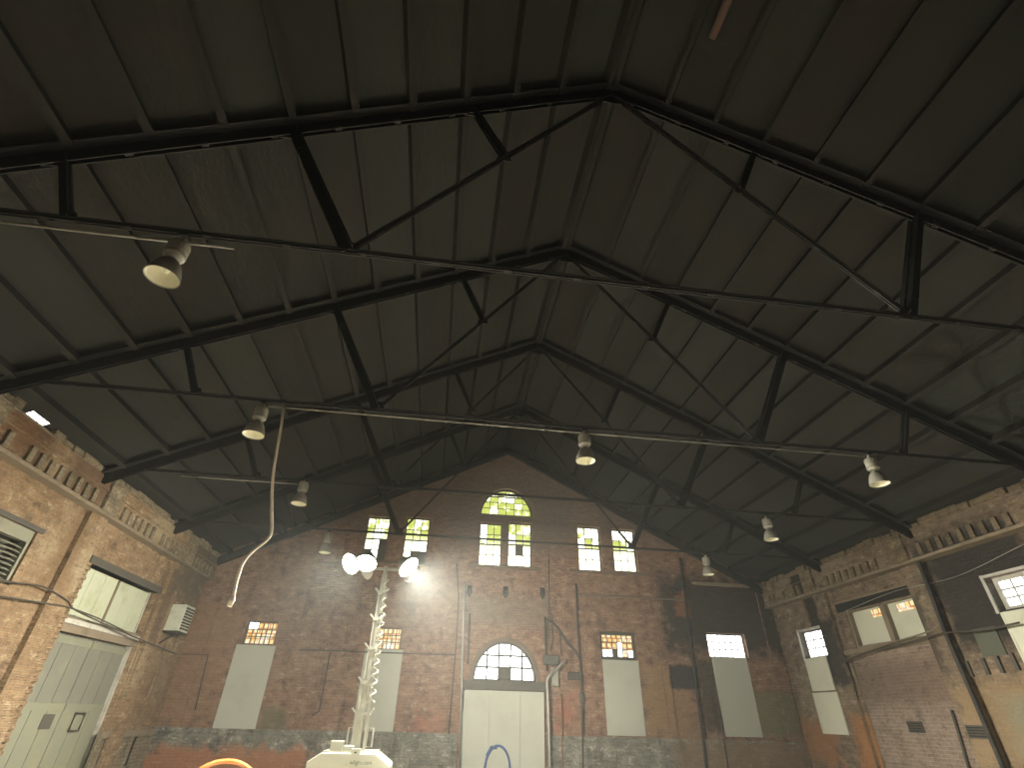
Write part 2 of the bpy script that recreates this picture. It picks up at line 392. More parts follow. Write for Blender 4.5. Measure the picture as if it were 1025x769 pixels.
wall_right = put('wall_right', wall_mesh('wall_right', 'x', XR, XR+.55, YF, YB, 0, EAVE, [RW1, RW2, RP, RIN]), M['brick_right'])
struct(wall_right, 'soot stained brown brick side wall with boarded windows', 'wall')
wall_front = put('wall_front', wall_mesh('wall_front', 'y', YF, YF-.5, XL-.55, XR+.55, 0, 11.8, [(0.5, 6.5, 0, 4.6)], cut=True), M['brick_front'])
struct(wall_front, 'brick end wall behind the camera with an open vehicle doorway', 'wall')

# ---- roof: ridge, purlins and deck boards are pieces of the ceiling
ang = math.atan(SL)
ceil = MB()
for sg in (-1, 1):      # outer weathering skin of the roof
    pts = [(CX, DK+.16), (CX+sg*11.4, DK+.16-SL*11.4), (CX+sg*11.4, DK+.22-SL*11.4), (CX, DK+.22)]
    ys = [YF-.5, 9.42, 10.02, YB+.6]
    for i in range(3):
        pp = pts if i != 1 else [(CX, DK+.16), (CX+sg*10.35, DK+.16-SL*10.35), (CX+sg*10.35, DK+.22-SL*10.35), (CX, DK+.22)]
        if sg == 1: pp = pts
        ceil.prism(pp, ys[i], ys[i+1])
ceiling = ceil.build('ceiling', M['wood']); struct(ceiling, 'dark soot covered timber gable roof seen from below', 'ceiling')
def slope_pt(sg, x, dz=0.0): return Vector((CX + sg*x, 0, DK - SL*x + dz))
edges = [0.0] + [p for p in PUR[1:]] + [11.3]
bays = [YF-.4] + TRY + [YB+.3]
for sg in (-1, 1):
    nrm = Vector((sg*SL, 0, 1)).normalized()
    for i in range(len(edges)-1):
        a, b = edges[i]+.006, edges[i+1]-.006
        for j in range(len(bays)-1):
            y0, y1 = bays[j]+.01, bays[j+1]-.01
            spans = [(y0, y1, a, b)]
            if sg == -1 and i == len(edges)-2 and bays[j] == 8.3:
                spans = [(y0, 9.45, a, b), (9.45, 9.98, a, 10.40), (9.98, y1, a, b)]
            for (p, q, aa, bb) in spans:
                pa, pb = slope_pt(sg, aa), slope_pt(sg, bb); t = nrm*(.05+random.random()*.02)
                m = MB(); o = (pa+pb)/2
                m.add([pa+Vector((0,p,0)), pb+Vector((0,p,0)), pb+Vector((0,q,0)), pa+Vector((0,q,0)),
                       pa+t+Vector((0,p,0)), pb+t+Vector((0,p,0)), pb+t+Vector((0,q,0)), pa+t+Vector((0,q,0))],
                      [(0,1,2,3),(7,6,5,4),(0,4,5,1),(1,5,6,2),(2,6,7,3),(3,7,4,0)])
                m.build('deck_board', M['deck'], ceiling)
    for x in PUR:
        c = slope_pt(sg, x) - nrm*.10
        MB().bar(c+Vector((0,YF-.3,0)), c+Vector((0,YB+.1,0)), (.11 if sg < 0 else .09), .19, nrm).build('purlin', M['wood'], ceiling)
    # rafter lying against the gable wall
    a = slope_pt(sg, 0, -.33); b = slope_pt(sg, 10.5, -.33)
    MB().bar(a+Vector((0,YB-.09,0)), b+Vector((0,YB-.09,0)), .15, .24, nrm, .05).build('end_rafter', M['wood'], ceiling)

# ---- roof trusses
TZ = 6.37
def make_truss(Y, label):
    t = thing('roof_truss', label, 'truss', (CX, Y, TZ), 'steel trusses carrying the hall roof')
    P = lambda x, z: Vector((CX+x, Y, z))
    def dbl(name, a, b, w, h, gap=.05):
        d = (b-a).normalized(); up = Vector((0,1,0)).cross(d)
        m = MB()
        for s in (-1, 1):
            m.bar(a+Vector((0,s*(gap/2+.008),0)), b+Vector((0,s*(gap/2+.008),0)), .016, h, up)            # web of the angle
            m.bar(a+Vector((0,s*(gap/2+w/4+.016),0))+up*(h/2-.008)*(1 if up.z > 0 else -1), b+Vector((0,s*(gap/2+w/4+.016),0))+up*(h/2-.008)*(1 if up.z > 0 else -1), w/2, .016, up)
        n = max(1, int((b-a).length/.9))
        for k in range(n):
            c = a+(b-a)*((k+.5)/n); m.bar(c-d*.05, c+d*.05, gap+.05, h*.8, up)
        return m.build(name, M['steel'], t)
    rz = lambda x: AP - SL*abs(x)
    for s in (-1, 1):
        dbl('rafter', P(0, AP), P(s*10.62, rz(10.62)), .24, .24)
        dbl('main_strut', P(s*5.06, rz(5.06)), P(s*3.8, TZ), .15, .15, .05)
        dbl('short_strut', P(s*7.58, rz(7.58)), P(s*7.02, TZ), .10, .10, .03)
        dbl('short_strut', P(s*2.5, rz(2.5)), P(s*1.93, TZ+(AP-TZ)*(1-1.93/3.8)), .10, .10, .03)
        dbl('diagonal', P(0, AP-.05), P(s*3.8, TZ), .05, .05, .015)
        for (x, z, r) in ((s*3.8, TZ+.06, .17), (s*1.93, TZ+(AP-TZ)*(1-1.93/3.8), .12), (s*7.02, TZ+.05, .12), (s*5.06, rz(5.06)-.1, .15), (s*2.5, rz(2.5)-.1, .12), (s*7.58, rz(7.58)-.1, .12)):
            c = P(x, z)
            MB().prism([(c.x-r, c.z-r*.6), (c.x+r, c.z-r*.6), (c.x+r*.5, c.z+r*.7), (c.x-r*.5, c.z+r*.7)], Y-.011, Y+.011).build('gusset_plate', M['steel'], t)
    c = P(0, AP-.16)
    MB().prism([(c.x-.32, c.z-.12), (c.x, c.z-.2), (c.x+.32, c.z-.12), (c.x+.2, c.z+.1), (c.x, c.z+.18), (c.x-.2, c.z+.1)], Y-.011, Y+.011).build('gusset_plate', M['steel'], t)
    dbl('tie_beam', P(-10.42, TZ), P(10.42, TZ), .045, .05, .02)
    return t
TL = {4.45: 'black steel roof truss nearest overhead, lamp hung on its left side', 8.3: 'black steel roof truss with three lamps hung along its tie',
      12.1: 'black steel roof truss, third one away, smaller behind the three lamp truss', 16.0: 'black steel roof truss nearest to the far gable wall'}
for Y in TRY[3:]: make_truss(Y, TL[Y])

# ---- friezes, pilasters and copings of the side walls
def pieces(name, mat, parent, boxes, bev=0.0):
    for b in boxes: MB().box(*b).build(name, mat, parent, bevel=bev)
for (wall, x, xt, s, mb, ms) in ((wall_left, XL, XLT, 1, M['brick_left'], M['stone']), (wall_right, XR, XRT, -1, M['brick_right'], M['stone_right'])):
    lo, hi = sorted((x, xt)); fz = 5.47
    ymin = 4.0
    cuts = [ymin, 8.6, 12.72, 17.35 if s > 0 else 16.75, YB]
    for i in range(4):
        MB().box(lo-(.05 if s>0 else 0), hi+(.05 if s<0 else 0), cuts[i]+.01, cuts[i+1]-.01, fz, EAVE-.14).build('frieze', mb, wall)
        MB().box(*sorted((x, xt+s*.05)), cuts[i]+.01, cuts[i+1]-.01, fz-.07, fz).build('ledge', M['ledge'], wall)
        # dentil bricks on the lower half of each frieze bay
        y = cuts[i]+.55
        while y < cuts[i+1]-.5:
            if random.random() < .82:
                MB().box(*sorted((xt, xt+s*(.05+random.random()*.02))), y, y+.13, fz+.02, fz+.3+random.random()*.04).build('dentil_brick', ms, wall)
            y += .31
        MB().box(*sorted((x, xt+s*.04)), cuts[i]+.01, cuts[i+1]-.01, fz+.42, fz+.48).build('string_course', mb, wall)
    for yc in cuts[1:4]:
        MB().box(*sorted((x, xt+s*.09)), yc-.3, yc+.3, fz-.02, EAVE-.12).build('pier_cap', ms, wall, bevel=.02)
        MB().box(*sorted((x, x+s*.12)), yc-.34, yc+.34, 0, fz-.08).build('pilaster', mb, wall)
    # uneven coping blocks along the wall head
    y = ymin
    while y < YB-.1:
        l = .28+random.random()*.35; h = .02+random.random()*.10
        if not (s == 1 and y+l > 9.3 and y < 10.1):
            MB().box(*sorted((x-s*.3, xt+s*(-.03+random.random()*.09))), y, min(y+l, YB)-.012, EAVE-.14, min(EAVE+h-.03, 6.42)).build('coping_stone', ms, wall, bevel=.015)
        else:
            MB().box(*sorted((x-s*.1, xt)), y, y+l-.012, EAVE-.14, EAVE-.08).build('coping_stone', ms, wall, bevel=.015)
        y += l

# ------------------------------------------------------------------ windows of the gable wall
def clip(poly, conv):
    out = poly
    n = len(conv)
    for i in range(n):
        a, b = conv[i], conv[(i+1) % n]; inp = out; out = []
        side = lambda p: (b[0]-a[0])*(p[1]-a[1]) - (b[1]-a[1])*(p[0]-a[0])
        for j in range(len(inp)):
            p, q = inp[j-1], inp[j]; sp, sq = side(p), side(q)
            if sq >= 0:
                if sp < 0: t = sp/(sp-sq); out.append((p[0]+(q[0]-p[0])*t, p[1]+(q[1]-p[1])*t))
                out.append(q)
            elif sp >= 0: t = sp/(sp-sq); out.append((p[0]+(q[0]-p[0])*t, p[1]+(q[1]-p[1])*t))
        if not out: return []
    return out
GY = YB + .20
def sash_window(num, rect, label, cols, rows, mat, dark=(), frame='frame', half=True, axis='y', g=GY, mun=.028, matf=None, fw=.045):
    x0, x1, z0, z1 = rect
    w = thing('window_%d' % num, label, 'window', (0, 0, 0)); w['kind'] = 'structure'
    def bx(m, a, b, c, d, t0, t1):
        return m.box(a, b, t0, t1, c, d) if axis == 'y' else m.box(t0, t1, a, b, c, d)
    f = M[frame]
    sgn = 1 if (axis == 'y' or g > 0) else -1
    t0, t1 = sorted((g-.05*sgn, g+.06*sgn))
    m = MB(); bx(m, x0, x0+fw, z0, z1, t0, t1); bx(m, x1-fw, x1, z0, z1, t0, t1); bx(m, x0+fw, x1-fw, z1-fw, z1, t0, t1); bx(m, x0+fw, x1-fw, z0, z0+fw, t0, t1)
    m.build('frame', f, w)
    if half: bx(MB(), x0+fw, x1-fw, (z0+z1)/2-.025, (z0+z1)/2+.025, t0+.01, t1-.01).build('meeting_rail', f, w)
    a, b, c, d = x0+fw, x1-fw, z0+fw, z1-fw
    for i in range(1, cols): xx = a+(b-a)*i/cols; bx(MB(), xx-mun/2, xx+mun/2, c, d, g-.02, g+.02).build('muntin', f, w)
    for j in range(1, rows): zz = c+(d-c)*j/rows; bx(MB(), a, b, zz-mun/2, zz+mun/2, g-.019, g+.019).build('muntin', f, w)
    for i in range(cols):
        for j in range(rows):
            if (i, j) in dark and dark[(i, j)] is None: continue
            mm = M[dark[(i, j)]] if (i, j) in dark else (matf(i, j) if matf else M[mat])
            bx(MB(), a+(b-a)*i/cols+.004, a+(b-a)*(i+1)/cols-.004, c+(d-c)*j/rows+.004, c+(d-c)*(j+1)/rows-.004, g-.004, g+.004).build('pane', mm, w)
    return w
D = 'frame'
sash_window(1, UP[0], 'green daylit window far left under the gable, lower panes blocked dark', 3, 4, 'pane_green', {(2,1):D,(2,0):D,(0,0):D})
sash_window(2, UP[1], 'green daylit window left of the arched gable window, broken lower corner', 3, 4, 'pane_green', {(2,0):D,(1,0):D})
sash_window(3, UP[2], 'left sash window under the gable lunette, yellow green panes', 3, 4, 'pane_green', {})
sash_window(4, UP[3], 'right sash window under the gable lunette, dark blot in lower pane', 3, 4, 'pane_green', {(1,1):D})
sash_window(5, UP[4], 'gable window right of the arched group, first of the pair', 3, 4, 'pane_green', {})
w6 = sash_window(6, UP[5], 'gable window nearest the right roof slope with diagonal crack', 3, 4, 'pane_green', {})
MB().bar((UP[5][0]+.35, GY-.03, UP[5][3]-.08), (UP[5][1]-.05, GY-.03, UP[5][3]-.62), .03, .02).build('leaning_strip', M['frame'], w6)
def lunette(num, rect, label, cols, rows, mat, zsplit=None, dark={}, mr=.012):
    x0, x1, z0, z1 = rect; cx = (x0+x1)/2; a = (x1-x0)/2; h = z1-z0
    def ell(s, n=40): return [(cx+a*s*math.cos(math.pi*k/n), z0+h*s*math.sin(math.pi*k/n)) for k in range(n+1)]
    w = thing('window_%d' % num, label, 'window'); w['kind'] = 'structure'
    outer, inner = ell(1.0), ell(.94)
    m = MB(); n = len(outer)
    for k in range(n-1): m.prism([inner[k], outer[k], outer[k+1], inner[k+1]], GY-.06, GY+.06)
    m.box(x0, x1, GY-.06, GY+.06, z0, z0+.05); m.build('frame', M['frame'], w)
    b0, b1 = x0+.06*a, x1-.06*a; t0, t1 = z0+.05, z0+h*.94
    xs = [b0+(b1-b0)*i/cols for i in range(cols+1)]; zs = [t0+(t1-t0)*j/rows for j in range(rows+1)]
    for i in range(cols):
        for j in range(rows):
            p = clip([(xs[i]+.01, zs[j]+.01), (xs[i+1]-.01, zs[j]+.01), (xs[i+1]-.01, zs[j+1]-.01), (xs[i]+.01, zs[j+1]-.01)], inner)
            if len(p) >= 3: MB().prism(p, GY-.004, GY+.004).build('pane', M[dark.get((i,j), mat)], w)
    def barclip(p):
        p = clip(p, inner)
        if len(p) >= 3: MB().prism(p, GY-.02, GY+.02).build('muntin', M['frame'], w)
    for x in xs[1:-1]: barclip([(x-mr, t0), (x+mr, t0), (x+mr, t1), (x-mr, t1)])
    for j, z in enumerate(zs[1:-1]): r = .03 if j == rows-2 else mr; barclip([(b0, z-r), (b1, z-r), (b1, z+r), (b0, z+r)])
    # spandrels fill the square opening around the arch
    for s in (0, 1):
        pts = [p for p in outer if (p[0] >= cx-1e-6 if s == 0 else p[0] <= cx+1e-6)]
        corner = (x1, z1) if s == 0 else (x0, z1)
        m = MB()
        for k in range(len(pts)-1): m.prism([corner, pts[k], pts[k+1]], YB+.001, YB+.5)
        m.build('arch_spandrel', M['brick_back'], wall_back)
    # arch ring of bricks standing on edge, a little proud
    for k in range(0, n-1, 2):
        p, q = outer[k], outer[min(k+2, n-1)]
        e = lambda v: (cx+(v[0]-cx)*1.12, z0+(v[1]-z0)*(1+.12*a/h))
        MB().prism([p, e(p), e(q), q], YB-.02, YB+.1).build('arch_brick', M['ledge_back'], wall_back)
    return w
lunette(7, ARC_U, 'large half round window at the top of the gable, yellow green panes', 6, 4, 'pane_green')
lunette(8, ARC_D, 'glaring white half round fanlight above the boarded central doorway', 5, 3, 'pane_white', dark={(2,0):'frame'}, mr=.03)
ORW = lambda i, j: M['pane_orange']
sash_window(9, LOW[0], 'small orange glowing window above the leftmost grey window board', 6, 3, 'pane_orange', {(0,2):'pane_white',(1,2):'pane_white'}, half=False, mun=.03)
sash_window(10, LOW[1], 'small orange glowing window behind the light tower mast', 6, 3, 'pane_orange', {}, half=False, mun=.03)
sash_window(11, LOW[2], 'small window right of the central doorway, dark frame, orange upper panes', 6, 3, 'pane_orange', {(0,0):'pane_white',(1,0):'pane_white',(3,0):'pane_white',(5,0):'pane_white',(3,1):'pane_white',(2,0):D,(4,0):'pane_orange'}, half=False, mun=.03, fw=.11)
sash_window(12, LOW[3], 'small white daylit window on the burnt end of the gable wall', 6, 3, 'pane_white', {}, half=False, mun=.032)
# sills and string courses
def ledge(x0, x1, z, h=.09, d=.07, mat='ledge_back', name='sill'):
    MB().box(x0, x1, YB-d, YB+.02, z-h, z).build(name, M[mat], wall_back, bevel=.01)
ledge(UP[2][0]-.35, UP[3][1]+.35, UP[2][2]); ledge(UP[4][0]-.4, UP[5][1]+.4, UP[4][2]-.02); ledge(UP[0][0]-.4, UP[1][1]+.4, UP[0][2]-.02)
ledge(9.7, 12.6, 6.28, .12, .1, 'ledge', 'string_course')
ledge(-4.4, -3.1, 6.25, .06, .05, name='string_course'); ledge(4.6, 9.4, 5.62, .07, .05, name='string_course')
# corbel dentils above the third lower window
for i in range(13):
    x = 5.15+i*.27
    if i in (4, 8): continue
    MB().box(x, x+.1, YB-.05, YB, 5.18, 5.5).build('dentil_brick', M['brick_back'], wall_back)
# shallow pilasters
for (x0, x1, z1) in ((-4.62, -3.95, 3.35), (-.55, .32, 6.35), (4.62, 5.0, 6.3), (8.05, 8.3, 5.5), (9.35, 9.72, 6.2), (12.35, 12.85, 6.0), (-8.28, -7.6, 5.4)):
    MB().box(x0, x1, YB-.07, YB+.01, 1.18, z1).build('pilaster', M['brick_back'], wall_back)
for (x0, x1) in ((XL, DOOR[0]-.1), (DOOR[1]+.1, XR)):
    MB().box(x0, x1, YB-.1, YB+.01, 0, 1.17).build('dado', M['dado'], wall_back)
# lintel over the doorway
MB().box(DOOR[0]-.05, DOOR[1]+.05, YB-.03, YB+.3, DOOR[3], ARC_D[2]).build('lintel', M['frame'], wall_back)

# ------------------------------------------------------------------ boards over the openings
def quadboard(name, c4, label, cat, mat, y=YB, th=.035, group=None):
    """board on the back wall from its four corners in pixels, read on the wall plane"""
    p = [B(*q) for q in c4]
    x0 = (p[0][0]+p[3][0])/2; x1 = (p[1][0]+p[2][0])/2; z0 = (p[2][1]+p[3][1])/2; z1 = (p[0][1]+p[1][1])/2
    t = thing(name, label, cat, ((x0+x1)/2, y, z0), group)
    MB().box(x0, x1, y-th, y, z0, z1).build('sheet', M[mat], t, bevel=.004)
    zm = z1-.14
    MB().box(x0+.01, x1-.01, y-th-.015, y-th, zm, zm+.12).build('top_batten', M[mat], t)
    return t, (x0, x1, z0, z1)
G = 'grey boards over the lower windows'
quadboard('window_board', ((237,646),(275,646),(257,731),(212,731)), 'grey window board at far left of the gable wall, beside the hanging cable', 'board', 'board', group=G)
quadboard('window_board', ((366,650),(401,650),(396,733),(352,732)), 'grey window board partly hidden behind the light tower mast', 'board', 'board', group=G)
quadboard('window_board', ((603,661),(638,661),(647,737),(608,737)), 'grey window board right of the central doorway on brown brick', 'board', 'board', group=G)
quadboard('window_board', ((713,658),(746,658),(764,738),(725,738)), 'grey window board beside the burnt black patch', 'board', 'board', group=G)
# central doorway sheet with the blue sprayed arc
t = thing('door_1', 'tall grey boarding closing the central doorway under the white fanlight', 'door', ((DOOR[0]+DOOR[1])/2, YB, 0)); t['kind'] = 'structure'
xs = [DOOR[0]+.04, DOOR[0]+.92, DOOR[0]+1.95, DOOR[1]-.04]
for i in range(3):
    MB().box(xs[i]+.004, xs[i+1]-.004, YB+.02, YB+.06, 0, DOOR[3]-.02).build('board_panel', M['board'], t)
arc = []
cxa, cza = B(498, 769)
for k in range(0, 25):
    a = math.pi*k/24; arc.append((cxa+.40*math.cos(a), YB+.012, cza-.05+.62*math.sin(a)))
MB().tube(arc, .035, 6).build('blue_spray_arc', M['blue'], t)
for i, (sx, a0) in enumerate(((.07, .35),)):
    MB().tube([(cxa-.35, YB+.012, cza+.3), (cxa-.2, YB+.012, cza+.52), (cxa-.02, YB+.012, cza+.5)], [.05,.06,.02], 6).build('blue_spray_smear', M['blue'], t)

# ------------------------------------------------------------------ left wall: doorway, louvre window, air conditioner, cables
door = thing('door_2', 'tall weathered grey green double doors in the left wall', 'door', (XL-.2, (DL0+DL1)/2, 0)); door['kind'] = 'structure'
ymid = L(99, 640)[0]*.5 + L(65, 769)[0]*.5
ymid = (DL0+DL1)/2
xd = XL-.22
for (a, b) in ((DL0+.08, ymid-.012), (ymid+.012, DL1-.08)):
    leaf = MB().box(xd-.06, xd, a, b, 0.02, 3.02).build('door_leaf', M['doorgrey'], door)
    for z in (.35, 1.62, 2.9): MB().box(xd, xd+.035, a+.02, b-.02, z-.07, z+.07).build('rail', M['doorpale'], leaf)
    n = 3
    for i in range(n):
        y0 = a+(b-a)*i/n; y1 = a+(b-a)*(i+1)/n
        MB().box(xd, xd+.018, y0+.01, y1-.01, .1, 1.56).build('plank', M['doorpale'], leaf)
        MB().box(xd, xd+.012, y0+.012, y1-.012, 1.7, 2.84).build('plank', M['doorgrey'], leaf)
MB().box(xd+.018, xd+.03, ymid-.62, ymid-.22, 1.2, 1.48).build('hatch', M['frame'], door)
m = MB(); m.tube([(xd+.05, ymid+.5, 1.5), (xd+.05, ymid+.9, 1.5), (xd+.05, ymid+.9, 1.15), (xd+.05, ymid+.5, 1.15)], .025, 6, True); m.build('latch_bar', M['darkpipe'], door)
for y in (DL0+.04, DL1-.04): MB().box(xd-.08, xd+.1, y-.05, y+.05, 0, 3.06).build('door_post', M['frame_pale'], door)
MB().box(xd-.1, xd+.16, DL0, DL1, 3.04, 3.36).build('transom_beam', M['ledge'], door)
MB().box(xd+.16, xd+.2, DL0, DL1, 3.2, 3.3).build('beam_strip', M['frame_pale'], door)
tr = thing('window_13', 'pale green whitewashed boarded transom over the left double doors', 'window', (xd, ymid, 3.36)); tr['kind'] = 'structure'
n = 6
for i in range(n):
    y0 = DL0+.05+(DL1-DL0-.1)*i/n; y1 = DL0+.05+(DL1-DL0-.1)*(i+1)/n
    if i == 3: MB().box(xd-.02, xd+.05, y0-.02, y0+.02, 3.4, 4.42).build('mullion', M['ledge'], tr)
    MB().box(xd-.04-random.random()*.008, xd, y0+.006, y1-.006, 3.38, 4.43).build('board_panel', M['transom'], tr)
m = MB(); m.box(xd-.04, xd+.03, DL0, DL0+.06, 3.36, 4.45); m.box(xd-.04, xd+.03, DL1-.06, DL1, 3.36, 4.45); m.build('frame', M['frame_pale'], tr)
MB().box(XL-.5, XL+.03, DL0-.12, DL1+.12, 4.45, 4.62).build('lintel', M['frame'], wall_left)
# brick edges beside the doors, laid as projecting courses
y0 = 12.62
for i in range(43):
    z = .1+i*.102
    MB().box(XL, XL+.03+.025*(i % 2), 12.55+.06*(i % 2), DL0-.02, z, z+.074).build('jamb_brick', M['brick_left'], wall_left, bevel=.008)
# louvred window
lw = thing('window_14', 'grey louvred window opening at the left edge', 'window', (XL-.1, 10.5, LOUV[2])); lw['kind'] = 'structure'
m = MB(); a, b, c, d = LOUV
m.box(XL-.2, XL-.05, a, a+.07, c, d); m.box(XL-.2, XL-.05, b-.07, b, c, d); m.box(XL-.2, XL-.05, a+.07, b-.07, c, c+.06); m.box(XL-.2, XL-.05, a+.07, b-.07, d-.22, d); m.build('frame', M['louvre'], lw)
for i in range(8):
    z = c+.1+i*.086
    MB().bar((XL-.12, a+.07, z), (XL-.12, b-.07, z), .09, .012, (.6, 0, 1)).build('louvre_slat', M['louvre'], lw)
MB().box(XL-.4, XL-.38, a, b, c, d).build('back_panel', M['frame'], lw)
MB().box(XL-.02, XL+.04, a-.1, b+.12, d, d+.09).build('lintel', M['frame'], wall_left)
# plaster scars / recessed panel edges near the far end of the left wall
for (y0, y1, z0, z1) in ((17.45, 17.6, .3, 3.0), (18.5, 18.62, .3, 3.1), (16.95, 17.0, .3, 3.0)):
    MB().box(XL-.01, XL+.05, y0, y1, z0, z1).build('plaster_strip', M['brick_left'], wall_left)
MB().box(XL, XL+.09, 16.6, YB, .98, 1.12).build('dado_ledge', M['ledge'], wall_left)
MB().box(XL, XL+.05, 16.6, YB, 0, .98).build('dado', M['stone'], wall_left)
# air conditioner
p0 = L(163, 631); ya = p0[0]; zb = p0[1]; xf = onY(178, 632, ya).x; zt = onY(172, 604.5, ya).z
yb_ = onX(187, 635, xf).y
ac = thing('air_conditioner', 'pale grey through wall air conditioner unit high on the left wall', 'air conditioner', (XL, ya, zb))
MB().box(XL+.002, xf, ya, yb_, zb, zt).build('casing', M['ac'], ac, bevel=.012)
n = 8
for i in range(n):
    z = zb+.06+(zt-zb-.1)*i/n
    for (q0, q1) in ((ya+.04, (ya+yb_)/2-.02), ((ya+yb_)/2+.02, yb_-.04)):
        MB().box(xf, xf+.012, q0, q1, z, z+.05).build('grille_slot', M['black'], ac)
MB().box(XL, xf+.01, ya-.015, yb_+.015, zb-.06, zb).build('support_tray', M['black'], ac)
MB().bar((XL+.02, ya+.02, zb-.35), (xf-.05, ya+.02, zb-.06), .03, .03).build('bracket', M['black'], ac)
# cables across the left wall
def cord(name, pts, r, mat, label, cat, n=6):
    o = MB().tube(pts, r, n).build(name, M[mat], None, smooth=True); tag(o, label, cat); return o
def smooth(pts, k=6):
    P = [Vector(p) for p in pts]; P = [P[0]*2-P[1]] + P + [P[-1]*2-P[-2]]; out = []
    for i in range(1, len(P)-2):
        for j in range(k):
            t = j/k; a, b, c, d = P[i-1], P[i], P[i+1], P[i+2]
            out.append(.5*((2*b)+(c-a)*t+(2*a-5*b+4*c-d)*t*t+(3*b-a-3*c+d)*t**3))
    out.append(P[-2]); return out
def lw_pts(px, off=.08): return [Vector((XL+off, *L(*q))) for q in px]
cord('wall_cable', smooth(lw_pts([(-40,570),(0,582),(35,587),(60,601),(68,610),(100,625),(135,640),(172,655)], .14)), .018, 'darkpipe', 'upper dark cable crossing the left wall above the double doors', 'cable')
cord('wall_cable', smooth(lw_pts([(-40,592),(0,598),(40,604),(62,608),(90,618),(120,632)], .14)), .016, 'darkpipe', 'lower dark cable meeting the door beam on the left wall', 'cable')
cord('wall_conduit', [Vector((XL+.03, *L(207,655)))]+[Vector((XL+.03, *L(x, y))) for x, y in ((207,655),)][:0]+[Vector((XL+.03, 18.0, 3.03)), Vector((XL+.03, 19.6, 3.05))], .02, 'darkpipe', 'short dark conduit under the air conditioner', 'conduit') if False else None

# ------------------------------------------------------------------ right wall
sash_window(15, RW1, 'small glaring window near the far corner of the right wall', 3, 3, 'pane_white', {}, frame='frame', half=False, axis='x', g=XR+.2, mun=.035)
sash_window(16, RW2, 'large bright window cut by the right edge, pale frame', 6, 3, 'pane_white', {}, frame='frame_pale', half=False, axis='x', g=XR+.25, mun=.04, fw=.09)
for (rect, nm) in ((RW1, 0), (RW2, 1)):
    a, b, c, d = rect
    m = MB(); m.box(XR-.03, XR+.03, b, b+.07, c-.05, d+.07); m.box(XR-.03, XR+.03, a, b, d, d+.06); m.build('trim', M['frame_pale'], wall_right)
def rboard(y0, y1, z0, z1, label, group=None, mat='board_right'):
    t = thing('window_board', label, 'board', (XR, (y0+y1)/2, z0), group)
    MB().box(XR-.035, XR, y0, y1, z0, z1).build('sheet', M[mat], t, bevel=.004)
    for y in (y0+.03, y1-.03):
        MB().box(XR-.045, XR-.035, y-.025, y+.025, z0+.02, z1-.02).build('edge_batten', M[mat], t)
    return t
a = Rr(806,660); b = Rr(837,691); rboard(b[0], a[0], b[1], RW1[2]-.0, 'upper grey board below the glaring corner window of the right wall', G)
a = Rr(814,694); b = Rr(851,736); rboard(b[0], a[0], b[1], a[1], 'lower grey board on the right wall, offset under the upper one', G)
a = Rr(1003,620); rboard(9.0, a[0]-.05, Rr(1020,690)[1]-.4, RW2[2]-.04, 'pale board under the large bright window at right edge', G)
# boarded double opening
rp = thing('window_17', 'pair of pale boarded lights with small broken panes, right wall', 'window', (XR+.1, (RP[0]+RP[1])/2, RP[2])); rp['kind'] = 'structure'
a, b, c, d = RP; mid = (a+b)/2; g = XR+.16
m = MB(); m.box(XR+.02, g+.08, a, a+.09, c, d); m.box(XR+.02, g+.08, b-.09, b, c, d); m.box(XR+.02, g+.08, mid-.09, mid+.09, c, d); m.box(XR+.02, g+.08, a+.09, b-.09, d-.05, d)
m.box(XR-.02, g+.08, a+.09, b-.09, c, c+.09); m.build('frame', M['ledge'], rp)
for (q0, q1, h0, h1) in ((a+.09, mid-.09, .30, .78), (mid+.09, b-.09, .12, .42)):
    L0, L1 = q0+h0*(q1-q0), q0+h1*(q1-q0); zt_ = d-.05; zh = zt_-.26
    bm_ = MB(); bm_.box(g, g+.04, q0, q1, c+.09, zh); bm_.box(g, g+.04, q0, L0, zh, zt_); bm_.box(g, g+.04, L1, q1, zh, zt_); bm_.box(g, g+.04, L0, L1, zt_-.05, zt_)
    bm_.build('board_panel', M['board_right'], rp)
    for k in range(2): MB().box(g+.01, g+.02, L0+(L1-L0)*k/2+.012, L0+(L1-L0)*(k+1)/2-.012, zh, zt_-.05).build('pane', M['pane_orange'], rp)
MB().box(XR-.06, XR+.1, a-.25, b+.3, d, d+.24).build('lintel', M['wood'], wall_right)
MB().box(XR-.07, XR+.02, a-.25, b+.3, d+.24, d+.29).build('ledge', M['ledge'], wall_right)
MB().box(XR+.03, XR+.4, RIN[0], RIN[1], 0, RIN[3]).build('brick_infill', M['brick_infill'], wall_right)
MB().box(XR-.05, XR+.05, RIN[0]-.2, RIN[1]+.2, RIN[3]-.1, RIN[3]+.02).build('ledge', M['ledge'], wall_right)
for (px, py, w_, h_) in ((908,722,.5,.26), (975,727,.5,.26)):
    y, z = Rr(px+8, py+6)
    v = thing('wall_vent', 'small dark metal vent plate on the pinkish brick infill' if px < 950 else 'small dark metal vent plate beside the black downpipe', 'vent', (XR, y, z-h_/2))
    dx = .03 if px < 950 else -.12
    MB().box(XR+dx-.03, XR+dx, y-w_/2, y+w_/2, z-h_/2, z+h_/2).build('plate', M['frame'], v)
    for k in range(4): MB().box(XR+dx-.04, XR+dx-.03, y-w_/2+.03, y+w_/2-.03, z-h_/2+.03+k*.055, z-h_/2+.06+k*.055).build('slat', M['steel'], v)
def rw_pts(px, off=.07): return [Vector((XR-off, *Rr(*q))) for q in px]
cord('downpipe', smooth(rw_pts([(909,528),(930,572),(955,637),(985,705),(1015,775)], .2)), .055, 'black', 'thick black downpipe running down the right wall between openings', 'pipe', 8)
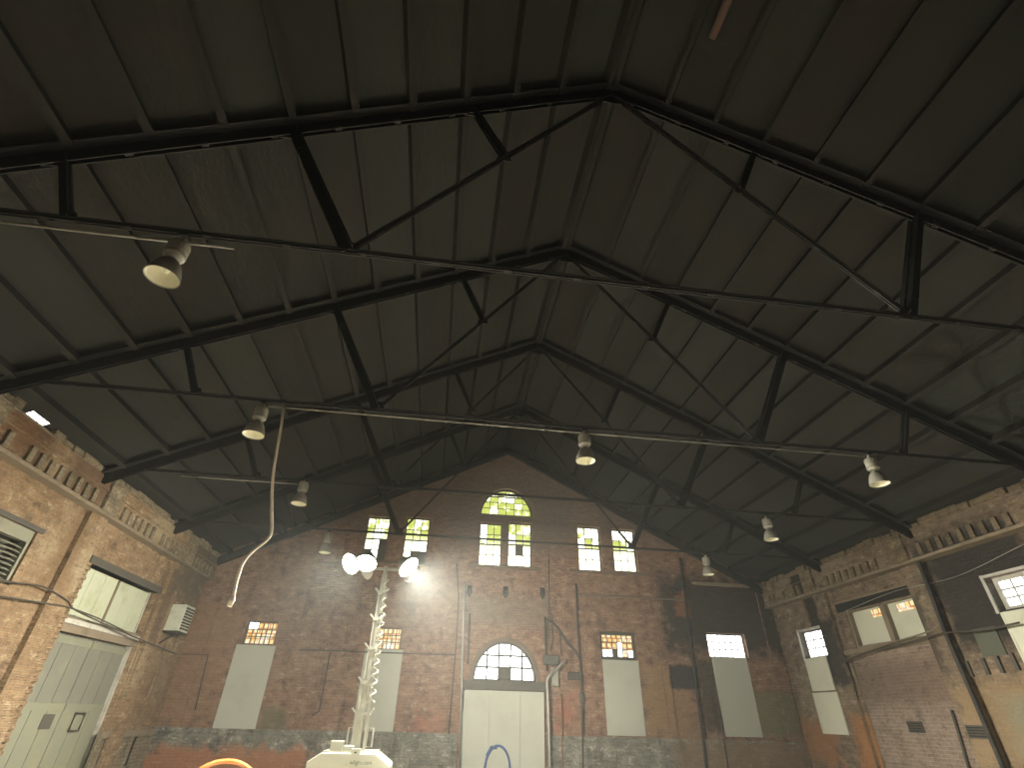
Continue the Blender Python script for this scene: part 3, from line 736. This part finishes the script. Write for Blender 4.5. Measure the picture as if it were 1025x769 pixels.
cord('wall_conduit', smooth(rw_pts([(848,664),(880,652),(920,643),(955,634),(990,632),(1030,624)], .24)), .022, 'darkpipe', 'dark conduit running along the right wall below the pale boards', 'conduit')
cord('wall_conduit', smooth(rw_pts([(852,660),(890,646),(925,636),(950,627)], .16)), .02, 'ledge', 'thin sagging conduit across the foot of the pale boards', 'conduit')
cord('wall_conduit', rw_pts([(849,663),(856,682),(861,703),(848,704)], .05), .022, 'black', 'black bent conduit hooking beside the corner window board', 'conduit')
cord('overhead_wire', smooth(rw_pts([(850,612),(900,592),(960,578),(1030,545)], .12)), .010, 'greypipe', 'thin pale wire slanting across the upper right wall', 'wire')
for i, (px, py) in enumerate(((957,664),(968,662),(984,659),(998,657),(1013,654))):
    y, z = Rr(px, py); MB().box(XR-.06, XR+.01, y-.045, y+.045, z-.34, z).build('corbel_slot', M['frame'], wall_right)
cord('wall_bar', rw_pts([(953,711),(962,740),(972,775)], .02), .035, 'frame', 'thick dark upright bar on the right infill brickwork', 'bar')
cord('wall_bar', rw_pts([(963,712),(975,742),(986,775)], .02), .022, 'frame', 'thin dark upright bar on the right infill brickwork', 'bar')
pa_, pb_ = Rr(970,631), Rr(1003,656)
MB().box(XR-.03, XR+.01, pb_[0]-.15, pa_[0]-.1, pb_[1], pa_[1]).build('plaster_patch', M['patch'], wall_right)

# ------------------------------------------------------------------ pipes on the gable wall
def bw(px, off=.06): return [Vector((B(*q)[0], YB-off, B(*q)[1])) for q in px]
cord('door_conduit', bw([(460,770),(462,690),(464,610),(465,585)], .13), .035, 'greypipe', 'grey vertical pipe along the left jamb of the central doorway', 'pipe')
cord('door_conduit', bw([(468,665),(470,615)], .1), .03, 'darkpipe', 'short dark pipe left of the white fanlight', 'pipe')
cord('bent_pipe', smooth(bw([(549,775),(548,735),(547,700),(546.5,682),(552,674),(565,661)], .26), 4), .045, 'greypipe', 'shiny grey pipe bent outward beside the fanlight', 'pipe', 8)
cord('wall_pipe', bw([(545,618),(546,655),(547,672)], .1), .035, 'darkpipe', 'short dark upright pipe right of the fanlight', 'pipe')
cord('wall_pipe', smooth(bw([(544,619),(556,627),(566,642),(577,655),(580,662)], .1), 4), .04, 'darkpipe', 'dark diagonal pipe swinging down right of the fanlight', 'pipe')
cord('wall_pipe', bw([(576,585),(577,620),(580,662),(582,700),(583,775)], .09), .035, 'darkpipe', 'long dark upright pipe between the fanlight and the third board', 'pipe')
cord('wall_pipe', bw([(552,624),(553,640),(550,652)], .09), .02, 'darkpipe', 'thin dark tube hanging under the diagonal pipe', 'pipe')
cord('wall_pipe', bw([(560,632),(561,655)], .09), .02, 'darkpipe', 'thin straight dark tube left of the long upright pipe', 'pipe')
cord('wall_pipe', bw([(561,695),(562,735),(563,775)], .09), .03, 'rust', 'rusty red upright pipe on the lower brick right of the doorway', 'pipe')
cord('wall_pipe', bw([(549,560),(549,600),(548,640)], .08), .022, 'darkpipe', 'thin dark pipe rising above the fanlight on the right', 'pipe')
cord('wall_pipe', bw([(457,565),(459,600),(456,650),(449,735)], .08), .022, 'darkpipe', 'thin dark pipe left of the doorway pipe', 'pipe')
cord('black_conduit', smooth(bw([(679,560),(684,600),(690,650),(696,695),(706,775)], .14), 4), .04, 'black', 'black conduit dropping past the burnt patch', 'conduit')
cord('wall_conduit', bw([(300,651),(345,652),(360,653),(455,656)], .1), .018, 'darkpipe', 'thin horizontal conduit left of the central doorway', 'conduit')
cord('wall_conduit', bw([(331,653),(324,690),(320,712),(313,716)], .08), .022, 'darkpipe', 'dark conduit dropping between the two left boards', 'conduit')
cord('wall_conduit', bw([(183,655),(209,656),(196,711)], .06), .02, 'darkpipe', 'thin dark conduit turning down at the left end of the gable wall', 'conduit')
cord('wall_conduit', bw([(716,705),(722,735),(728,775)], .12), .018, 'black', 'thin black conduit just left of the burnt side board', 'conduit')
for (px, py, lab) in ((470,592,'left'), (506,593,'middle'), (543,594,'right')):
    x, z = B(px, py)
    t = thing('wall_bracket', 'dark iron wall bracket above the fanlight, %s of three' % lab, 'bracket', (x, YB, z-.2), 'iron brackets above the fanlight')
    MB().box(x-.09, x+.09, YB-.03, YB, z-.1, z+.2).build('plate', M['steel'], t)
    MB().prism([(YB-.03, z+.16), (YB-.18, z+.1), (YB-.18, z+.02), (YB-.03, z-.2)], x-.05, x+.05, 'x').build('hook', M['steel'], t)
# junction boxes and valve gear right of the fanlight
def gear(px, py, w_, h_, d_, label, name='junction_box', cat='box', mat='darkpipe'):
    x, z = B(px, py)
    t = thing(name, label, cat, (x, YB, z-h_/2))
    MB().box(x-w_/2, x+w_/2, YB-d_, YB, z-h_/2, z+h_/2).build('body', M[mat], t, bevel=.015)
    MB().box(x-w_/2+.02, x+w_/2-.02, YB-d_-.015, YB-d_, z-h_/2+.02, z+h_/2-.02).build('cover', M[mat], t, bevel=.005)
    return t
gear(551, 661, .55, .3, .16, 'dark box at the foot of the short upright pipe', mat='frame')
gear(555, 678, .24, .55, .15, 'upright grey meter housing right of the bent pipe', 'meter_box', 'meter', 'lamp_grey')
gear(574, 677, .42, .24, .12, 'dark valve box on the long upright pipe')
gear(673, 593, .22, .26, .18, 'small dark junction box near the right end of the gable')
gear(582, 699, .16, .34, .1, 'narrow dark clamp box low on the long upright pipe', mat='frame')

# ------------------------------------------------------------------ high bay lamps hung from the trusses
def bell(name_loc, label):
    x, y, z = name_loc   # z = mouth of the bell
    t = thing('high_bay_lamp', label, 'lamp', (x, y, z), 'grey bell lamps hung from the trusses')
    MB().lathe([(.03,.62-.0),(.03,.56),(.105,.54),(.118,.50),(.118,.40),(.112,.39),(.118,.38),(.118,.33),(.09,.30),(.05,.29)], (x,y,z), 20).build('ballast_housing', M['lamp_grey'], t, smooth=False)
    MB().lathe([(.035,.31),(.035,.25)], (x,y,z), 12).build('neck', M['lamp_grey'], t)
    MB().lathe([(.05,.26),(.085,.24),(.125,.18),(.155,.09),(.175,.0),(.182,-.005),(.182,.004),(.162,.095),(.13,.19),(.088,.25),(.05,.268)], (x,y,z), 28, cap=False).build('bell_shade', M['lamp_grey'], t, smooth=True)
    MB().lathe([(.172,.004),(.15,.088),(.12,.175),(.08,.234),(.001,.236)], (x,y,z), 28, cap=False).build('reflector', M['lamp_in'], t, smooth=True)
    MB().lathe([(.001,.07),(.035,.085),(.045,.12),(.03,.17),(.025,.235)], (x,y,z), 12, cap=False).build('bulb', M['lamp_in'], t, smooth=True)
    MB().tube([(x,y,z+.6),(x,y,z+.72)], .012, 6).build('hook', M['steel'], t)
    MB().box(x-.05, x+.05, y-.06, y+.06, TZ-.075, TZ-.045).build('clamp', M['steel'], t)
zl = TZ-.045-.66
bell((-3.43, 4.45, zl-.02), 'grey bell lamp nearest the camera, upper left')
bell((-3.55, 8.3, zl), 'grey bell lamp above the hanging cable')
bell((2.42, 8.3, zl), 'grey bell lamp alone near the centre under the ridge')
bell((8.42, 8.3, zl), 'grey bell lamp farthest right against the dark roof')
bell((-3.62, 12.1, zl+.12), 'small grey bell lamp in the left dimness behind the cable')
bell((8.4, 12.1, zl), 'grey bell lamp in the middle of the right hand row')
bell((-3.66, 16.0, zl), 'faint bell lamp in front of the gable wall, left of floodlights')
bell((8.55, 16.0, zl), 'small grey bell lamp before the burnt gable end at right')
for (Y, x0, x1, lab) in ((4.45, -5.9, -2.9, 'short pale conduit beside the nearest bell lamp'), (8.3, -3.5, 8.4, 'long pale conduit under the tie of the three lamp truss'),
                         (12.1, -6.5, -3.8, 'thin pale conduit leading to the left dim bell lamp')):
    cord('lamp_conduit', [(x0, Y+.09, TZ-.06), ((x0+x1)/2, Y+.09, TZ-.065), (x1, Y+.09, TZ-.06)], .016, 'lamp_grey', lab, 'conduit')
# hanging white cable with a plug at its end
yc = 8.12
pts = [Vector((onY(283,408,8.3).x, 8.3, TZ-.045))]+[onY(x, y, yc) for x, y in ((281,430),(277,452),(273,480),(272,510),(272,530),(268,540),(252,553),(242,566),(236,586),(234,597))]
hc = thing('hanging_cable', 'pale cable dangling from the roof with a plug on its end', 'cable', tuple(pts[-1]))
MB().tube(smooth(pts, 5), .022, 8).build('cord', M['cable'], hc, smooth=True)
MB().tube([pts[-1], pts[-1]+Vector((-.01,0,-.05)), pts[-1]+Vector((-.02,0,-.14))], [.025,.042,.036], 10).build('plug', M['cable'], hc, smooth=True)
# rusty batten fixed along the right roof slope near the camera
rb = MB(); p = ray(713, 38); tt = (DK-EYE-.2+SL*CX)/(p.z+SL*p.x); e = Vector((p.x*tt, p.y*tt, p.z*tt+EYE))
rb.tube([e, e+Vector((0,-1.2,0)), e+Vector((0,-2.4,.0))], .07, 8); o = rb.build('roof_pipe', M['rust_dark'], None, smooth=True)
tag(o, 'rusty brown pipe end along the dark roof at the top edge', 'pipe')

# ------------------------------------------------------------------ light tower
TY = 11.0
def T(px, py): p = onY(px, py, TY); return p.x, p.z
tw = thing('light_tower', 'white mobile light tower with tall telescopic mast and two glaring floodlight clusters', 'light tower', (-1.32, TY, 0))
mx = onY(359.5, 740, TY+.32).x
xl_, zt0 = T(308, 757); xr_ = T(391, 760)[0]; ztop = T(350, 754)[1]
prof = [(xl_, .42), (xr_, .42), (xr_, ztop-.17), (T(376,755)[0], ztop), (T(321,755)[0], ztop), (xl_, ztop-.13)]
hood = MB().prism(prof, TY, TY+.9).build('housing', M['white'], tw, bevel=.012)
MB().box(T(322,756)[0], T(376,755)[0], TY+.02, TY+.86, ztop, ztop+.02).build('lid', M['white'], hood)
MB().box(T(340,762)[0], T(376,762)[0], TY-.006, TY, .55, ztop-.12).build('access_panel', M['white'], hood)
x, z = T(336, 750); MB().box(x-.12, x+.1, TY+.1, TY+.3, ztop, ztop+.17).build('control_box', M['white'], tw, bevel=.01)
x, z = T(347, 750); MB().box(x-.08, x+.1, TY+.1, TY+.3, ztop, ztop+.10).build('junction_box', M['white'], tw, bevel=.01)
x, z = T(356, 753); MB().box(x-.08, x+.08, TY-.02, TY+.12, ztop-.03, ztop+.06).build('hasp_plate', M['white'], tw)
MB().box(x-.02, x+.02, TY-.03, TY-.018, ztop, ztop+.02).build('hasp', M['black'], tw)
tc = bpy.data.curves.new('lettering', 'FONT'); tc.body = '_ wlight.com'; tc.size = .17; tc.extrude = .002
to = bpy.data.objects.new('lettering', tc); COL.objects.link(to); to.rotation_euler = (math.pi/2, 0, 0)
bpy.context.view_layer.update()
dg = bpy.context.evaluated_depsgraph_get(); tm = bpy.data.meshes.new_from_object(to.evaluated_get(dg)); bpy.data.objects.remove(to)
wtx = max(v.co.x for v in tm.vertices)-min(v.co.x for v in tm.vertices); x0t = T(346, 764)[0]; sc = (T(372,764)[0]-x0t)/wtx
zt_ = T(360, 765.5)[1]
for v in tm.vertices: v.co = (x0t+v.co.x*sc, TY-.010-v.co.z, zt_-.0+v.co.y*sc)
put('lettering', tm, M['print'], tw)
for (x0, x1) in ((T(346.5,735)[0], T(353,735)[0]), (T(366,735)[0], T(372,735)[0])):   # guard loops
    za, zb2 = ztop+.08, T(355, 729)[1]
    MB().tube([(x0,TY+.25,za),(x0,TY+.25,zb2),(x1,TY+.25,zb2),(x1,TY+.25,za)], .018, 6, True).build('guard_loop', M['mast'], tw)
# telescoping mast sections with collars
cz = [ztop-.1] + [T(370, y)[1] for y in (713, 681, 646, 616, 589)] + [T(384, 572)[1]]
wid = [.215, .18, .15, .125, .10, .075]
for i in range(6):
    w_ = wid[i]; y = TY+.32
    z0, z1 = cz[i]-(.15 if i else 0), cz[i+1]
    m = MB(); t_ = .03
    for sx in (-1, 1):
        for sy in (-1, 1): m.box(mx+sx*w_/2-t_/2, mx+sx*w_/2+t_/2, y+sy*w_/2-t_/2, y+sy*w_/2+t_/2, z0, z1)
    m.box(mx-w_/2+t_/2, mx+w_/2*.3, y-w_/2+.012, y+w_/2-.012, z0, z1)
    sec = m.build('mast_section', M['mast'], tw)
    if i < 5:
        zc = cz[i+1]
        MB().box(mx-w_/2-.025, mx+w_/2+.025, y-w_/2-.025, y+w_/2+.025, zc-.05, zc).build('collar', M['mast'], sec)
        for sx in (-1, 1): MB().bar((mx+sx*w_/2, y-w_/2, zc-.03), (mx+sx*(w_/2+.09), y-w_/2-.02, zc+.06), .02, .03).build('collar_ear', M['mast'], sec)
    # coiled cable clipped along the right side of the mast
co = []
z = cz[1]+.15
while z < cz[6]-.1:
    f = (z-cz[1])/(cz[6]-cz[1]); cxm = mx+(.15-.085*f)
    co.append((cxm+.045*math.cos(z*38), TY+.14+.05*f+.045*math.sin(z*38), z)); z += .022
MB().tube(co, .015, 5).build('coiled_cable', M['white'], tw, smooth=True)
m = MB(); zz = cz[1]+.1; k = 0
while zz < cz[6]-.2:
    f = (zz-cz[1])/(cz[6]-cz[1]); hw = .125-.075*f
    m.bar((mx-hw*.1, TY+.18+.1*f, zz), (mx+hw, TY+.18+.1*f, zz+.1), .015, .02); zz += .14
m.build('lacing', M['mast'], tw)
zh = T(385, 567)[1]+.02
cl = {'l': T(360, 565), 'r': T(409, 568)}
MB().bar((cl['l'][0]-.2, TY+.32, zh), (cl['r'][0]+.2, TY+.32, zh), .05, .05).build('lamp_crossbar', M['mast'], tw)
MB().tube([(mx, TY+.32, cz[6]-.1), (mx, TY+.32, zh+.05)], .045, 8).build('mast_head', M['mast'], tw)
def flood(c, d, power=1.0, r=.19):
    """floodlight: c = centre of the lens, d = aim"""
    d = Vector(d).normalized(); q = d.to_track_quat('Z', 'Y').to_matrix().to_4x4(); mt = Matrix.Translation(c) @ q
    def tr(mb): mb.v = [tuple(mt @ Vector(v)) for v in mb.v]; return mb
    h = tr(MB().lathe([(.05,-.26),(.09,-.25),(.11,-.16),(r-.01,-.08),(r+.012,-.01),(r+.012,.012),(r,.012),(r,-.01)], (0,0,0), 24, cap=False)).build('floodlight', M['lamp_grey'], tw, smooth=True)
    tr(MB().lathe([(.001,.004),(r,.004)], (0,0,0), 24, cap=False)).build('lens', M['lens'], h)
    ld = bpy.data.lights.new('floodlight_beam', 'SPOT'); ld.energy = LAMP_W*power; ld.color = LAMP_COL; ld.spot_size = math.radians(138); ld.spot_blend = 1.0; ld.shadow_soft_size = .16
    lo = bpy.data.objects.new('floodlight_beam', ld); COL.objects.link(lo); lo.matrix_world = Matrix.Translation(Vector(c)+d*.03) @ d.to_track_quat('-Z', 'Y').to_matrix().to_4x4()
    lo.parent = tw; lo.matrix_parent_inverse = Matrix.Translation(-Vector(tw.location))
    tr(MB().lathe([(.001,-.26),(.05,-.26)], (0,0,0), 12, cap=False)).build('back_cap', M['lamp_grey'], h)
    e = mt @ Vector((0,0,-.12)); s = Vector((e.x, TY+.32, zh))
    MB().bar(e, s, .03, .03).build('yoke', M['steel'], h)
lx, lz = cl['l']; rx, rz_ = cl['r']
flood((lx-.18, TY-.05, lz-.01), (-.62, -.72, -.62), 3.6, .21)
flood((lx+.13, TY-.02, lz+.03), (-.05, -.80, -1.1), 1.9, .21)
flood((rx, TY-.02, rz_), (.80, -.50, -.80), 15.5, .22)
flood((rx+.05, TY+.66, rz_+.02), (.75, 1, -.50), 3.3)  # added head, lens turned out of view, to brighten the far wall
flood((lx+.02, TY+.66, lz+.02), (-1, .38, -.62), 3.6)  # extra head facing away, added to brighten the left wall and corner
for (x, y) in ((xl_+.1, TY+.45), (xr_-.1, TY+.45)):       # road wheels and stabiliser legs below the frame
    w = MB().lathe([(.12,-.09),(.27,-.09),(.3,-.05),(.3,.05),(.27,.09),(.12,.09)], (x, y, .3), 24, axis='x').build('wheel', M['tyre'], tw)
    MB().lathe([(.001,-.092),(.12,-.092),(.12,.092),(.001,.092)], (x, y, .3), 16, axis='x', cap=False).build('hub', M['white'], w)
MB().box(xl_+.15, xr_-.15, TY+.1, TY+.8, .26, .42).build('chassis', M['black'], tw)
for (x, y) in ((xl_+.25, TY+.12), (xr_-.25, TY+.12), (xl_+.25, TY+.78), (xr_-.25, TY+.78)):
    MB().tube([(x,y,.45),(x,y,.0)], .03, 8).build('stabiliser_leg', M['mast'], tw)
# ------------------------------------------------------------------ orange hose loop on the floor
hx, hz = onY(229, 758, 12.0).x, onY(229, 758, 12.0).z
pts = [(hx+.78*math.cos(math.pi*k/24), 12.0+.05*math.sin(math.pi*k/12), .07+(hz-.13)*math.sin(math.pi*k/24)) for k in range(25)]
ho = thing('hose_loop', 'orange hose loop arching up from the floor at lower left', 'hose', (hx, 12, 0))
MB().tube([(pts[0][0]+.7, 12.3, .07), (pts[0][0]+.25, 12.1, .07)]+pts+[(pts[-1][0]-.25, 11.9, .07), (pts[-1][0]-.7, 11.7, .07)], .04, 10).build('hose', M['orange'], ho, smooth=True)


sl = thing('window_18', 'glowing sheet standing in for daylight through the eave above the left wall', 'window', (XL, 9.7, 6.4)); sl['kind'] = 'structure'  # emissive sheet laid over the roof gap in place of sky light
pa, pb = slope_pt(-1, 10.31, .03), slope_pt(-1, 11.1, .03)
MB().add([pa+Vector((0,9.43,0)), pb+Vector((0,9.43,0)), pb+Vector((0,10.0,0)), pa+Vector((0,10.0,0)), pa+Vector((0,9.43,.01)), pb+Vector((0,9.43,.01)), pb+Vector((0,10.0,.01)), pa+Vector((0,10.0,.01))],
         [(0,1,2,3),(7,6,5,4),(0,4,5,1),(1,5,6,2),(2,6,7,3),(3,7,4,0)]).build('pane', M['pane_white'], sl)
